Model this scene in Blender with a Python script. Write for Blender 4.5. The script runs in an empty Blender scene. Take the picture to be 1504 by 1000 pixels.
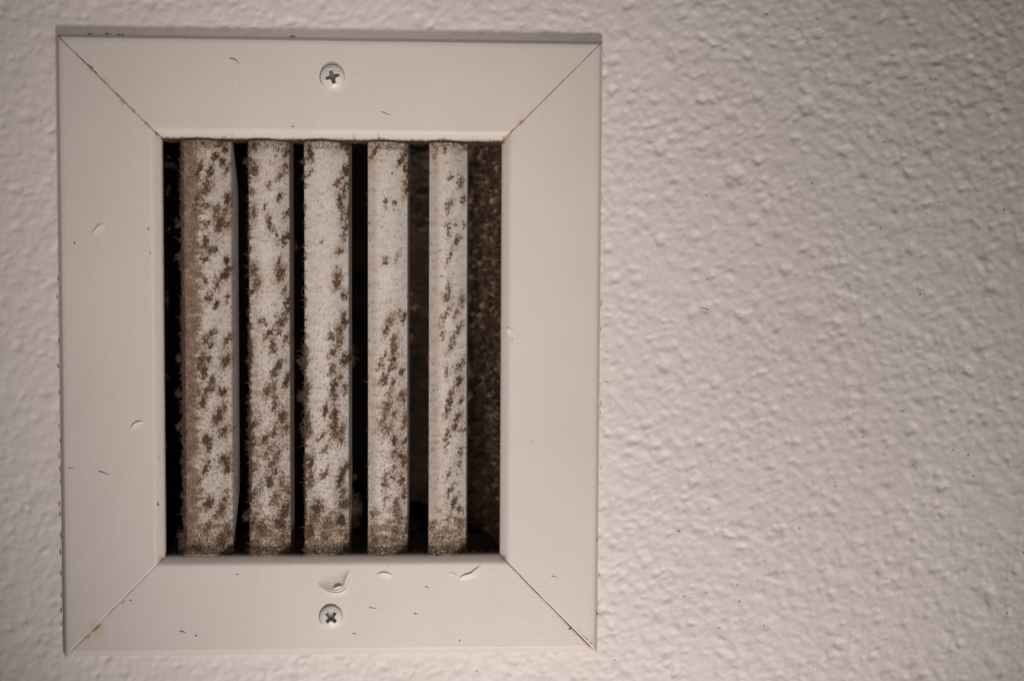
import bpy, math
import numpy as np
from mathutils import Matrix

# ------------------------------------------------------------------ scene, camera, light
scene = bpy.context.scene
COL = scene.collection
F_PX, CX, CY = 2100.0, 752.0, 500.0                      # focal length in photo pixels, image centre
CAM = np.array([0.03792, -0.53368, -0.05391])
ROT = np.array([[0.99853992, -0.00236155, -0.05396721],
                [-0.05374692, 0.05668501, -0.99694437],
                [0.00541347, 0.99838932, 0.05647532]])
PX = 0.00025                                             # one photo pixel on the frame's face, metres
WALL_Y = 0.0039                                          # the wall lies 3.9 mm behind the frame's face (y = 0)

cd = bpy.data.cameras.new('camera'); cam = bpy.data.objects.new('camera', cd); COL.objects.link(cam)
m = Matrix.Identity(4)
for i in range(3):
    for j in range(3): m[i][j] = ROT[i, j]
    m[i][3] = CAM[i]
cam.matrix_world = m
cd.sensor_width = 36.0; cd.lens = F_PX / 1504 * 36.0
cd.clip_start = 0.01; cd.clip_end = 20
cd.dof.use_dof = True; cd.dof.focus_distance = 0.535; cd.dof.aperture_fstop = 7.0
scene.camera = cam

w = bpy.data.worlds.new('World'); scene.world = w; w.use_nodes = True
bg = w.node_tree.nodes['Background']; bg.inputs[0].default_value = (1.0, 0.90, 0.83, 1); bg.inputs[1].default_value = 0.055

def lamp(name, kind, loc, aim, energy, color, **kw):
    l = bpy.data.lights.new(name, kind); o = bpy.data.objects.new(name, l); COL.objects.link(o)
    o.location = loc
    from mathutils import Vector
    o.rotation_euler = (Vector(aim) - Vector(loc)).to_track_quat('-Z', 'Y').to_euler()
    l.energy = energy; l.color = color
    for k, v in kw.items(): setattr(l, k, v)
    return o
# key: a soft lamp below and in front, aimed up at the wall; its cone fades towards the photograph's corners
lamp('key_lamp', 'SPOT', (0.075, -0.36, -0.44), (0.088, 0, -0.108), 7.6, (1.0, 0.952, 0.95),
     spot_size=math.radians(74), spot_blend=1.0, shadow_soft_size=0.05)
lamp('fill_lamp', 'SPOT', (0.04, -0.61, -0.05), (0.006, 0, -0.028), 6.4, (1.0, 0.93, 0.895),
     spot_size=math.radians(33), spot_blend=1.0, shadow_soft_size=0.10)

vs = scene.view_settings
vs.view_transform = 'Standard'; vs.look = 'None'; vs.exposure = 0.15; vs.gamma = 1.0

# ------------------------------------------------------------------ helpers
def px2w(x, y, Y):
    """photo pixel -> point on the plane y = Y (arrays allowed)"""
    x = np.asarray(x, float); y = np.asarray(y, float); Y = np.asarray(Y, float)
    x, y, Y = np.broadcast_arrays(x, y, Y)
    d = ((x - CX) / F_PX)[..., None] * ROT[:, 0] - ((y - CY) / F_PX)[..., None] * ROT[:, 1] - ROT[:, 2]
    t = (Y - CAM[1]) / d[..., 1]
    return CAM + d * t[..., None]

def w2px(P):
    q = (np.asarray(P) - CAM) @ ROT
    return CX + F_PX * q[..., 0] / -q[..., 2], CY - F_PX * q[..., 1] / -q[..., 2]

def sstep(a, b, x):
    t = np.clip((x - a) / (b - a), 0, 1); return t * t * (3 - 2 * t)

def noise_img(h, w_, lo, hi, seed, ax=1.0, ay=1.0, ang=0.0):
    """band-passed noise, wavelengths lo..hi in samples, unit variance"""
    rng = np.random.RandomState(seed)
    f = np.fft.rfft2(rng.standard_normal((h, w_)))
    ky = np.fft.fftfreq(h)[:, None]; kx = np.fft.rfftfreq(w_)[None, :]
    c, s = math.cos(ang), math.sin(ang)
    k = np.sqrt(((kx * c + ky * s) * ax) ** 2 + ((-kx * s + ky * c) * ay) ** 2)
    g = np.exp(-(k * lo) ** 2 * 0.9) * (1 - np.exp(-(k * hi) ** 2 * 0.9))
    n = np.fft.irfft2(f * g, s=(h, w_))
    return (n - n.mean()) / (n.std() + 1e-12)

def sample(img, u, v):
    h, w_ = img.shape[:2]
    u = np.clip(u, 0, w_ - 1.001); v = np.clip(v, 0, h - 1.001)
    i = u.astype(int); j = v.astype(int); fu = u - i; fv = v - j
    if img.ndim == 3: fu = fu[..., None]; fv = fv[..., None]
    return (img[j, i] * (1 - fu) + img[j, i + 1] * fu) * (1 - fv) + (img[j + 1, i] * (1 - fu) + img[j + 1, i + 1] * fu) * fv

def mesh_obj(name, V, Fc, mat, parent=None, smooth=True, attr=None, matidx=None):
    """V (n,3); Fc list of index arrays, each (m,k); one mesh object"""
    me = bpy.data.meshes.new(name)
    V = np.ascontiguousarray(V, dtype=np.float32)
    if not isinstance(Fc, list): Fc = [Fc]
    Fc = [np.asarray(f, dtype=np.int32) for f in Fc if len(f)]
    loops = np.concatenate([f.ravel() for f in Fc]); counts = np.concatenate([np.full(len(f), f.shape[1], np.int32) for f in Fc])
    starts = np.concatenate([[0], np.cumsum(counts)[:-1]]).astype(np.int32)
    me.vertices.add(len(V)); me.vertices.foreach_set('co', V.ravel())
    me.loops.add(len(loops)); me.loops.foreach_set('vertex_index', loops)
    me.polygons.add(len(counts)); me.polygons.foreach_set('loop_start', starts)
    me.update(calc_edges=True)
    me.polygons.foreach_set('use_smooth', np.full(len(counts), smooth))
    for mt in (mat if isinstance(mat, list) else [mat]): me.materials.append(mt)
    if matidx is not None: me.polygons.foreach_set('material_index', np.asarray(matidx, np.int32))
    if attr is not None:
        a = me.attributes.new('marks', 'FLOAT_COLOR', 'POINT')
        c = np.ones((len(V), 4), np.float32); c[:, :attr.shape[1]] = attr
        a.data.foreach_set('color', c.ravel())
    me.validate()
    o = bpy.data.objects.new(name, me); COL.objects.link(o)
    if parent is not None: o.parent = parent
    return o

def grid_faces(nv, nu, off=0, flip=False):
    i = np.arange(nv - 1)[:, None] * nu + np.arange(nu - 1)[None, :] + off
    q = np.stack([i, i + 1, i + nu + 1, i + nu], -1).reshape(-1, 4)
    return q[:, ::-1] if flip else q

# ------------------------------------------------------------------ materials
def material(name):
    mt = bpy.data.materials.new(name); mt.use_nodes = True
    nt = mt.node_tree; return mt, nt, nt.nodes, nt.links, nt.nodes['Principled BSDF']

def nz(N, L, co, scale, detail=3, rough=0.55):
    n = N.new('ShaderNodeTexNoise'); n.inputs['Scale'].default_value = scale; n.inputs['Detail'].default_value = detail
    n.inputs['Roughness'].default_value = rough; L.new(co, n.inputs['Vector']); return n.outputs['Fac']

def ramp(N, L, fac, stops):
    r = N.new('ShaderNodeValToRGB'); e = r.color_ramp.elements
    e[0].position, e[0].color = stops[0][0], (*stops[0][1], 1); e[1].position, e[1].color = stops[-1][0], (*stops[-1][1], 1)
    for p, c in stops[1:-1]:
        k = e.new(p); k.color = (*c, 1)
    L.new(fac, r.inputs[0]); return r.outputs[0]

def mixc(N, L, fac, a, b, mode='MIX'):
    mx = N.new('ShaderNodeMix'); mx.data_type = 'RGBA'; mx.blend_type = mode
    for sock, v in ((mx.inputs[0], fac), (mx.inputs[6], a), (mx.inputs[7], b)):
        if isinstance(v, (int, float)): sock.default_value = v
        elif isinstance(v, tuple): sock.default_value = (*v, 1)
        else: L.new(v, sock)
    return mx.outputs[2]

def bump(N, L, B, h, strength, dist, prev=None):
    b = N.new('ShaderNodeBump'); b.inputs['Strength'].default_value = strength; b.inputs['Distance'].default_value = dist
    L.new(h, b.inputs['Height'])
    if prev: L.new(prev, b.inputs['Normal'])
    L.new(b.outputs[0], B.inputs['Normal']); return b.outputs[0]

def coords(N): return N.new('ShaderNodeTexCoord').outputs['Object']

def mat_wall():
    mt, nt, N, L, B = material('wall_paint'); co = coords(N)
    big = nz(N, L, co, 14, 3)
    c = ramp(N, L, big, [(0.3, (0.635, 0.56, 0.515)), (0.7, (0.67, 0.60, 0.555))])
    fine = nz(N, L, co, 900, 2)
    c = mixc(N, L, 0.10, c, ramp(N, L, fine, [(0.35, (0.45, 0.40, 0.36)), (0.65, (0.72, 0.66, 0.62))]))
    L.new(c, B.inputs['Base Color']); B.inputs['Roughness'].default_value = 0.62; B.inputs['Specular IOR Level'].default_value = 0.35
    p = bump(N, L, B, nz(N, L, co, 420, 4, 0.6), 0.16, 0.00022)
    bump(N, L, B, nz(N, L, co, 1600, 2), 0.25, 0.00006, p)
    return mt

def mat_frame():
    mt, nt, N, L, B = material('frame_paint'); co = coords(N)
    a = N.new('ShaderNodeAttribute'); a.attribute_name = 'marks'; sp = N.new('ShaderNodeSeparateColor'); L.new(a.outputs['Color'], sp.inputs[0])
    c = ramp(N, L, nz(N, L, co, 22, 3), [(0.3, (0.575, 0.508, 0.455)), (0.7, (0.60, 0.533, 0.478))])
    c = mixc(N, L, 0.06, c, ramp(N, L, nz(N, L, co, 700, 3), [(0.35, (0.40, 0.35, 0.30)), (0.65, (0.74, 0.68, 0.62))]))
    c = mixc(N, L, sp.outputs[0], c, (0.52, 0.30, 0.12))       # rust bleeding from the joints
    c = mixc(N, L, sp.outputs[1], c, (0.16, 0.115, 0.08))      # grime
    L.new(c, B.inputs['Base Color']); B.inputs['Roughness'].default_value = 0.48; B.inputs['Specular IOR Level'].default_value = 0.4
    p = bump(N, L, B, nz(N, L, co, 640, 2, 0.5), 0.38, 0.00017)
    bump(N, L, B, nz(N, L, co, 120, 2), 0.12, 0.0003, p)
    return mt

def mat_louver():
    mt, nt, N, L, B = material('mouldy_louver_paint'); co = coords(N)
    a = N.new('ShaderNodeAttribute'); a.attribute_name = 'marks'; sp = N.new('ShaderNodeSeparateColor'); L.new(a.outputs['Color'], sp.inputs[0])
    f1 = nz(N, L, co, 1500, 3, 0.65)
    base = ramp(N, L, nz(N, L, co, 120, 4), [(0.3, (0.53, 0.465, 0.405)), (0.7, (0.59, 0.53, 0.475))])
    base = mixc(N, L, 0.16, base, ramp(N, L, f1, [(0.30, (0.30, 0.24, 0.19)), (0.5, (0.60, 0.53, 0.465)), (0.8, (0.70, 0.64, 0.58))]))
    tan = ramp(N, L, nz(N, L, co, 380, 3, 0.5), [(0.3, (0.135, 0.082, 0.050)), (0.5, (0.205, 0.130, 0.083)), (0.75, (0.29, 0.195, 0.13))])
    c = mixc(N, L, sp.outputs[1], base, tan)
    mr = N.new('ShaderNodeMapRange'); mr.interpolation_type = 'SMOOTHSTEP'; mr.inputs[1].default_value = 0.0; mr.inputs[2].default_value = 0.60; L.new(sp.outputs[0], mr.inputs[0])
    c = mixc(N, L, mr.outputs[0], c, (0.195, 0.128, 0.082))
    mr2 = N.new('ShaderNodeMapRange'); mr2.interpolation_type = 'SMOOTHSTEP'; mr2.inputs[1].default_value = 0.36; mr2.inputs[2].default_value = 1.0; L.new(sp.outputs[0], mr2.inputs[0])
    dark = ramp(N, L, nz(N, L, co, 2200, 2), [(0.3, (0.024, 0.016, 0.010)), (0.5, (0.056, 0.038, 0.025)), (0.78, (0.11, 0.077, 0.053))])
    c = mixc(N, L, mr2.outputs[0], c, dark)
    c = mixc(N, L, sp.outputs[2], c, (0.30, 0.15, 0.06))
    L.new(c, B.inputs['Base Color'])
    B.inputs['Roughness'].default_value = 0.7; B.inputs['Specular IOR Level'].default_value = 0.25
    bump(N, L, B, f1, 0.12, 0.00012)
    return mt

def mat_simple(name, c0, c1, scale, rough=0.9, bs=0.5, bd=0.0002, spec=0.2, metal=0.0):
    mt, nt, N, L, B = material(name); co = coords(N)
    f = nz(N, L, co, scale, 4, 0.6)
    L.new(ramp(N, L, f, [(0.3, c0), (0.7, c1)]), B.inputs['Base Color'])
    B.inputs['Roughness'].default_value = rough; B.inputs['Specular IOR Level'].default_value = spec; B.inputs['Metallic'].default_value = metal
    bump(N, L, B, f, bs, bd); return mt

M_WALL = mat_wall(); M_FRAME = mat_frame(); M_LOUVER = mat_louver()
M_FIBRE = mat_simple('dust_fibre', (0.10, 0.064, 0.042), (0.20, 0.135, 0.092), 500, 0.95, 0, 0)
M_DFIBRE = mat_simple('dark_dust_fibre', (0.038, 0.026, 0.017), (0.10, 0.069, 0.047), 500, 0.95, 0, 0)
M_LINING = mat_simple('dust_lining', (0.15, 0.096, 0.062), (0.46, 0.305, 0.205), 55, 0.98, 0.3, 0.0008)
M_DUCT = mat_simple('dark_duct_metal', (0.012, 0.009, 0.007), (0.05, 0.036, 0.028), 90, 0.9, 0.5, 0.0005)  # dusty metal; the shade of the void is put into its near-black colour
M_GRIMY = mat_simple('grimy_metal', (0.14, 0.10, 0.065), (0.34, 0.26, 0.18), 400, 0.8, 0.3, 0.0002)
M_SPECK = mat_simple('dark_debris', (0.09, 0.066, 0.05), (0.20, 0.15, 0.115), 900, 0.8, 0, 0)
M_RUST = mat_simple('rust', (0.20, 0.095, 0.03), (0.50, 0.29, 0.085), 900, 0.85, 0.5, 0.0001)
M_SCREW = mat_simple('screw_paint', (0.60, 0.545, 0.485), (0.67, 0.615, 0.555), 300, 0.38, 0.25, 0.00008, 0.5)
M_RECESS = mat_simple('dark_recess_metal', (0.06, 0.058, 0.056), (0.11, 0.107, 0.103), 800, 0.5, 0.3, 0.0001, 0.5)  # bare metal, coloured extra dark so the recess reads as shaded

# ------------------------------------------------------------------ wall
# opening of the vent and the frame's outline, found on their own planes
O = px2w([82, 886, 877, 93], [50, 60, 957, 965], 0.0)
XL, XR = (O[0, 0] + O[3, 0]) / 2, (O[1, 0] + O[2, 0]) / 2
ZT, ZB = (O[0, 2] + O[1, 2]) / 2, (O[2, 2] + O[3, 2]) / 2 - 2.5 * PX
I = px2w([240, 737, 733, 242], [203, 209, 812, 815], 0.0028)
IL, IR = (I[0, 0] + I[3, 0]) / 2, (I[1, 0] + I[2, 0]) / 2
IT, IB = (I[0, 2] + I[1, 2]) / 2, (I[2, 2] + I[3, 2]) / 2

def build_wall():
    st = 2.7 * PX
    x0, x1, z0, z1 = -0.215, 0.375, -0.275, 0.235
    nu, nv = int((x1 - x0) / st), int((z1 - z0) / st)
    rng = np.random.RandomState(11)
    A = lambda lo, hi, s, **k: noise_img(nv, nu, lo, hi, s, **k)
    wx, wz = A(6, 18, 21) * .55, A(6, 18, 22) * .55
    n1 = A(4.1, 10, 1, ax=1.12, ay=0.97, ang=0.6); n2 = A(9, 22, 2); n3 = A(2.2, 5, 3); big = A(60, 200, 4)
    gi, gj = np.meshgrid(np.arange(nu), np.arange(nv))
    X = x0 + gi * st; Z = z0 + gj * st
    calm = .75 + .25 * sstep(XL - .01, XR + .012, X) * (1 - .55 * sstep(ZT - .02, ZT + .02, Z) * (1 - sstep(XR, XR + .06, X)))
    amp = (0.80 + 0.25 * np.clip(big + .3, -1, 1)) * calm
    h = (n1 * 0.068 + n2 * 0.085 + n3 * 0.036) * amp * 1e-3
    # round dimples and blisters of the roller texture, packed side by side
    cell = 9.0; buckets = {}
    for rad, tries in ((4.8, 120), (3.6, 1000), (2.8, 5000), (2.1, 15000), (1.6, 34000)):
        for k in range(tries):
            cx, cz = rng.uniform(0, nu), rng.uniform(0, nv); r = rad * rng.uniform(.82, 1.18); e = rng.uniform(0.82, 1.05)
            kx, kz = int(cx / cell), int(cz / cell)
            if any((cx - ox) ** 2 + (cz - oz) ** 2 < (1.02 * (r + orr)) ** 2 for bx in range(kx - 2, kx + 3) for bz in range(kz - 2, kz + 3) for ox, oz, orr in buckets.get((bx, bz), ())): continue
            buckets.setdefault((kx, kz), []).append((cx, cz, r))
            R = int(r * 2) + 3; a, b = max(0, int(cx) - R), min(nu, int(cx) + R); c, d = max(0, int(cz) - R), min(nv, int(cz) + R)
            if a >= b or c >= d: continue
            x = gi[c:d, a:b] - cx + wx[c:d, a:b]; z = gj[c:d, a:b] - cz + wz[c:d, a:b]; t = rng.uniform(.2, .9); x, z = x * math.cos(t) + z * math.sin(t), -x * math.sin(t) + z * math.cos(t)
            q = np.sqrt((x * e) ** 2 + (z / e) ** 2) / r
            prof = 1 - sstep(.30, 1.28, q)
            h[c:d, a:b] += prof * (-1 if rng.rand() < .72 else .8) * (r / 2.6) ** .6 * rng.choice([.16, .30, .48, .70], p=[.25, .35, .26, .14]) * 1e-3 * calm[min(int(cz), nv - 1), min(int(cx), nu - 1)]
    # hairline wrinkles in the paint, lower right
    for k in range(34):
        x, z = rng.uniform(0.42, 0.98) * nu, rng.uniform(0.02, 0.50) * nv; a = rng.uniform(-0.3, 0.2); s = rng.choice([-1, 1])
        for t in range(rng.randint(14, 60)):
            a += rng.normal(0, 0.28); a *= 0.93; x += math.cos(a) * 1.0; z += math.sin(a) * 1.0
            i, j = int(x), int(z)
            if 2 < i < nu - 3 and 2 < j < nv - 3:
                h[j, i] -= 0.06e-3; h[j - 1, i] += 0.05e-3
    X = x0 + gi * st; Z = z0 + gj * st
    # the plaster flattens where the frame is screwed down on it
    near = np.maximum(np.maximum(XL - X, X - XR), np.maximum(ZB - Z, Z - ZT)) / PX
    h = np.where(near < 0, np.minimum(h, 0.0004), h)
    V = np.stack([X, WALL_Y - h, Z], -1).reshape(-1, 3)
    Fq = grid_faces(nv, nu)
    c = V[Fq].mean(1)
    hole = (c[:, 0] > IL - 0.013) & (c[:, 0] < IR + 0.010) & (c[:, 2] > IB - 0.011) & (c[:, 2] < IT + 0.011)
    o = mesh_obj('wall', V, Fq[~hole], M_WALL)
    o['kind'] = 'structure'
    return o, (h, x0, z0, st)
WALL, WH = build_wall()
def wall_h(x, z):
    h, x0, z0, st = WH
    return sample(h, (np.asarray(x) - x0) / st, (np.asarray(z) - z0) / st)

# ------------------------------------------------------------------ small builders: fibres, blobs
def fibres(P, D, length, rad, rng, curl=0.5, seg=3):
    """tapered three-sided hairs; returns V, list of faces"""
    n = len(P); P = np.array(P, float); D = np.array(D, float); D /= np.linalg.norm(D, axis=1)[:, None] + 1e-12
    length = np.broadcast_to(length, (n,)); rad = np.broadcast_to(rad, (n,))
    V = np.zeros((n, seg + 1, 3, 3)); p = P.copy(); d = D.copy()
    for k in range(seg + 1):
        up = np.where(np.abs(d[:, 2:3]) > 0.9, [[1., 0, 0]], [[0, 0, 1.]])
        a = np.cross(d, up); a /= np.linalg.norm(a, axis=1)[:, None] + 1e-12; b = np.cross(d, a)
        r = rad * (1 - 0.75 * k / seg)
        for s in range(3):
            t = s * 2 * math.pi / 3
            V[:, k, s] = p + (a * math.cos(t) + b * math.sin(t)) * r[:, None]
        d = d + rng.normal(0, curl, (n, 3)); d /= np.linalg.norm(d, axis=1)[:, None] + 1e-12
        p = p + d * (length / seg)[:, None]
    base = (np.arange(n) * (seg + 1) * 3)[:, None]
    q = []
    for k in range(seg):
        for s in range(3):
            q.append([k * 3 + s, k * 3 + (s + 1) % 3, (k + 1) * 3 + (s + 1) % 3, (k + 1) * 3 + s])
    Fq = (base[:, :, None] + np.array(q)[None]).reshape(-1, 4)
    tip = (base + np.array([[seg * 3, seg * 3 + 1, seg * 3 + 2]]))
    return V.reshape(-1, 3), [Fq, tip]

def blob_template(nu=8, nv=5):
    V = [[0, 0, 1.]]
    for j in range(1, nv):
        t = math.pi * j / nv
        for i in range(nu):
            p = 2 * math.pi * i / nu; V.append([math.sin(t) * math.cos(p), math.sin(t) * math.sin(p), math.cos(t)])
    V.append([0, 0, -1.]); V = np.array(V); tri = []; quad = []
    for i in range(nu): tri.append([0, 1 + i, 1 + (i + 1) % nu])
    for j in range(nv - 2):
        for i in range(nu): quad.append([1 + j * nu + i, 1 + (j + 1) * nu + i, 1 + (j + 1) * nu + (i + 1) % nu, 1 + j * nu + (i + 1) % nu])
    l = len(V) - 1
    for i in range(nu): tri.append([l, l - nu + (i + 1) % nu, l - nu + i])
    return V, np.array(quad), np.array(tri)
BV, BQ, BT = blob_template()

def blobs(C, S, ang, rng, rough=0.3):
    """C centres, S half sizes (x, y depth, z), ang in-plane turn"""
    C = np.array(C, float); S = np.array(S, float); ang = np.array(ang, float); n = len(C)
    R = 1 + rng.uniform(-rough, rough, (n, len(BV), 1))
    v = BV[None] * R * S[:, None, :]
    c, s = np.cos(ang)[:, None], np.sin(ang)[:, None]
    x = v[..., 0] * c - v[..., 2] * s; z = v[..., 0] * s + v[..., 2] * c
    V = np.stack([x, v[..., 1], z], -1) + C[:, None, :]
    off = (np.arange(n) * len(BV))[:, None, None]
    return V.reshape(-1, 3), [(BQ[None] + off).reshape(-1, 4), (BT[None] + off).reshape(-1, 3)]

def join(parts):
    V, Q, T = [], [], []; off = 0
    for v, fs in parts:
        V.append(v)
        for f in fs: (Q if f.shape[1] == 4 else T).append(f + off)
        off += len(v)
    return np.concatenate(V), [np.concatenate(a) for a in (Q, T) if a]

def hair_list(items, plane_y, rng, lift=None):
    """(x, y, length px, angle deg down to the right, radius px) -> tapered slivers lying on a surface"""
    parts = []
    for x, y, l, a, r in items:
        a = math.radians(a); c = px2w(x, y, plane_y)
        if lift is not None: c[1] -= float(lift(c[0], c[2]))
        d = np.array([math.cos(a), 0, -math.sin(a)]); n = 7; pts = []
        bow = rng.uniform(-0.12, 0.12) * l * PX
        seg = []
        for k in range(n):
            t = k / (n - 1); q = c + d * (t - 0.5) * l * PX + np.array([d[2], 0, -d[0]]) * bow * math.sin(math.pi * t * 1.3)
            rr = 0.72 * r * PX * (0.25 + 1.0 * math.sin(math.pi * min(1, 0.12 + t * 0.85)) * (1.15 - 0.75 * t))
            for s in range(5):
                p = 2 * math.pi * s / 5
                seg.append(q + np.array([-d[2], 0, d[0]]) * math.cos(p) * rr + np.array([0, -1, 0]) * (math.sin(p) * rr * 0.8 + 0.15 * rr))
        V = np.array(seg); Fq = []
        for k in range(n - 1):
            for s in range(5): Fq.append([k * 5 + s, k * 5 + (s + 1) % 5, (k + 1) * 5 + (s + 1) % 5, (k + 1) * 5 + s])
        parts.append((V, [np.array(Fq)]))
    return parts

def dot_list(items, plane_y, rng, lift=None):
    C, S, A = [], [], []
    for x, y, r in items:
        c = px2w(x, y, plane_y)
        if lift is not None: c[1] -= float(lift(c[0], c[2]))
        C.append(c); S.append([r * PX * rng.uniform(.8, 1.3), r * PX * 0.6, r * PX * rng.uniform(.8, 1.1)]); A.append(rng.uniform(0, 3))
    return blobs(C, S, A, rng)

# specks and slivers stuck in the wall paint
def build_wall_specks():
    rng = np.random.RandomState(5)
    a = lambda L, ox, oy, s: [(ox + x / s, oy + y / s) for x, y in L]
    D = a([(375,683),(745,643),(470,852),(378,976),(168,968),(1142,313),(1157,277),(983,797),(868,895),(720,455),(80,388),(588,52),(725,150)], 880, 0, 2.381)
    D += a([(722,81),(1122,77),(1190,275),(868,315),(795,347),(1243,352),(1297,339),(1055,273),(433,400),(868,532),(995,636),(1005,682),(1110,664),(1097,671),(1238,620),
            (1290,638),(1397,636),(295,647),(417,662),(390,675),(555,754),(961,759),(1209,755),(1214,751),(1310,711),(1290,795),(700,893)], 880, 400, 2.381)
    D += a([(587,299),(490,383),(497,440),(584,528),(888,548),(1447,484),(1501,268),(1392,583),(740,655),(757,671),(708,182),(1447,482)], 880, 700, 2.41)
    D += [(20, 168), (60, 178), (33, 740), (84, 738), (700, 985), (1200, 40)]
    parts = [dot_list([(x, y, rng.uniform(0.7, 1.3)) for x, y in D], WALL_Y, rng, wall_h)]
    H = a([(997,497),(1187,707),(852,802),(1418,735)], 880, 0, 2.381) + a([(285,290),(1062,486),(825,748),(1430,677),(280,907),(920,574),(25,382),(385,828)], 880, 400, 2.381)
    H += a([(300,422),(322,429),(380,413),(425,535),(283,193),(58,650),(1382,352),(1165,478)], 880, 700, 2.41)
    parts += hair_list([(x, y, rng.uniform(5, 8), rng.uniform(12, 28), rng.uniform(0.6, 0.95)) for x, y in H], WALL_Y, rng, wall_h)
    V, Fc = join(parts); o = mesh_obj('debris_specks', V, Fc, M_SPECK, WALL); o['kind'] = 'stuff'
    V, Fc = join(hair_list([(1038, 455, 21, 17, 1.1)], WALL_Y - 0.0001, rng, wall_h))
    o = mesh_obj('lint_sliver', V, Fc, M_SPECK, WALL); o['label'] = 'curled brown sliver stuck to the wall paint'
build_wall_specks()

# ------------------------------------------------------------------ the vent
VENT = bpy.data.objects.new('air_vent', None); COL.objects.link(VENT)
VENT.empty_display_size = 0.05
VENT['label'] = 'square beige wall vent with five upright mouldy slats'
VENT['category'] = 'vent'

# --- frame: four mitred rails, each a rounded sheet-metal profile
STAINS = [(133, 102, 4, .6), (214, 183, 3, .6), (764, 182, 4, .45), (748, 205, 11, .30), (743, 222, 8, .25), (440, 192, 26, .13), (540, 190, 60, .07), (140, 925, 10, .40), (128, 935, 8, .25),
          (868, 942, 9, .35), (850, 925, 6, .3), (738, 822, 6, .4), (700, 205, 30, .08), (300, 198, 30, .07), (155, 120, 5, .45), (178, 148, 4, .4), (232, 200, 7, .4), (765, 180, 7, .4), (800, 147, 4, .25), (500, 186, 5, .12), (87, 54, 4, .5)]
GRIME = [(741, 818, 4, .6), (738, 208, 3.5, .8), (238, 205, 3, .6), (236, 820, 4, .4), (520, 203, 5, .3), (340, 201, 4, .3), (652, 206, 4, .35), (182, 151, 3, .5), (172, 140, 2.5, .5), (196, 163, 2.5, .4)]

def rail(oa, ob, ia, ib, ga, gb, proud, seed, name='frame_rail', bw=.5):
    """outer corners oa->ob, inner corners ia->ib (x, z); ga, gb mitre gaps in px"""
    rng = np.random.RandomState(seed)
    oa, ob, ia, ib = map(np.array, (oa, ob, ia, ib))
    along = (ob - oa) / np.linalg.norm(ob - oa); inn = np.array([along[1], -along[0]])
    if np.dot(ia - oa, inn) < 0: inn = -inn
    T = np.dot(ia - oa, inn); e = PX
    prof = [(0.1, 25), (0.0, 16), ] + [(a * bw, b * bw) for a, b in [(0.0, 13.5), (.5, 11.9), (1.8, 10.0), (4.4, 6.8), (7, 3.8), (8.8, 1.9), (10.4, .6), (12, 0)]]
    prof = [(t * e, d * e) for t, d in prof]
    n = 64; t0, t1 = 12.8 * e, T - 16 * e
    prof += [(t0 + (t1 - t0) * k / n, 0) for k in range(n + 1)]
    prof += [(T - a * e, d * e) for a, d in [(15.2, 0), (13.4, .3), (11.5, 1.0), (9, 2.7), (6, 5.1), (3.2, 7.5), (1.4, 9.5), (.4, 11.5), (.1, 14), (0, 17)]]
    t = np.array([p[0] for p in prof]); dep = np.array([p[1] for p in prof]); nt = len(t)
    L = np.linalg.norm(ob - oa); ns = int(L / (2.0 * e))
    core = np.linspace(0, 1, ns)
    # rows: the mitre edges turn down into the joint
    A = oa[None] + (ia - oa)[None] * (t / T)[:, None]; Bp = ob[None] + (ib - ob)[None] * (t / T)[:, None]
    def wob(s):
        q = np.interp(t / T * 60, np.arange(61), np.convolve(np.random.RandomState(s).normal(0, 1, 65), np.ones(5) / 2.2, 'valid')[:61]); return q
    A = A + along[None] * ((ga * 1.4 + wob(seed) * 0.28) * e)[:, None]; Bp = Bp - along[None] * ((gb * 1.4 + wob(seed + 50) * 0.28) * e)[:, None]
    len_t = np.linalg.norm(Bp - A, axis=1)
    rows, drop = [], []
    for off, dr in [(0.0, 4.5), (0.05, 1.6), (0.35, .6), (0.9, .18)]:
        rows.append(A + along[None] * off * e); drop.append(dr * e)
    for s in core[1:-1]:
        rows.append((A + along[None] * 1.6 * e) * (1 - s) + (Bp - along[None] * 1.6 * e) * s); drop.append(0)
    for off, dr in [(0.9, .18), (0.35, .6), (0.05, 1.6), (0.0, 4.5)]:
        rows.append(Bp - along[None] * off * e); drop.append(dr * e)
    R = np.array(rows); nr = len(R)
    Y = dep[None, :] + np.array(drop)[:, None] - proud
    # slow waviness of pressed sheet metal
    nzm = noise_img(nr, nt, 40, 160, seed + 7) * 0.012e-3
    fade = np.ones(nt); fade[:4] = 0
    Y = Y + nzm * fade[None]
    V = np.stack([R[..., 0], Y, R[..., 1]], -1)
    x, y = w2px(V); st = np.zeros((nr, nt)); gr = np.zeros((nr, nt))
    ns1 = noise_img(nr, nt, 3, 12, seed + 9)
    for a, b, r, k in STAINS: st = np.maximum(st, k * np.exp(-((x - a) ** 2 + (y - b) ** 2) / r ** 2) * np.clip(1 + .35 * ns1, 0, 2))
    for a, b, r, k in GRIME: gr = np.maximum(gr, k * np.exp(-((x - a) ** 2 + (y - b) ** 2) / r ** 2) * np.clip(1 + .5 * ns1, 0, 2))
    # a thin line of grime follows the lip of the opening
    gr = np.maximum(gr, np.where((T - t)[None] < 1.2 * e, np.clip(.25 + .15 * ns1, 0, .6), 0))
    V = V.reshape(-1, 3); Fq = grid_faces(nr, nt)
    # outward normals face -y
    a = V[Fq[len(Fq) // 2]]; nn = np.cross(a[1] - a[0], a[2] - a[0])
    if nn[1] > 0: Fq = Fq[:, ::-1]
    return mesh_obj(name, V, Fq, M_FRAME, VENT, attr=np.clip(np.stack([st.ravel(), gr.ravel(), 0 * st.ravel()], -1), 0, 1))

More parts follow.
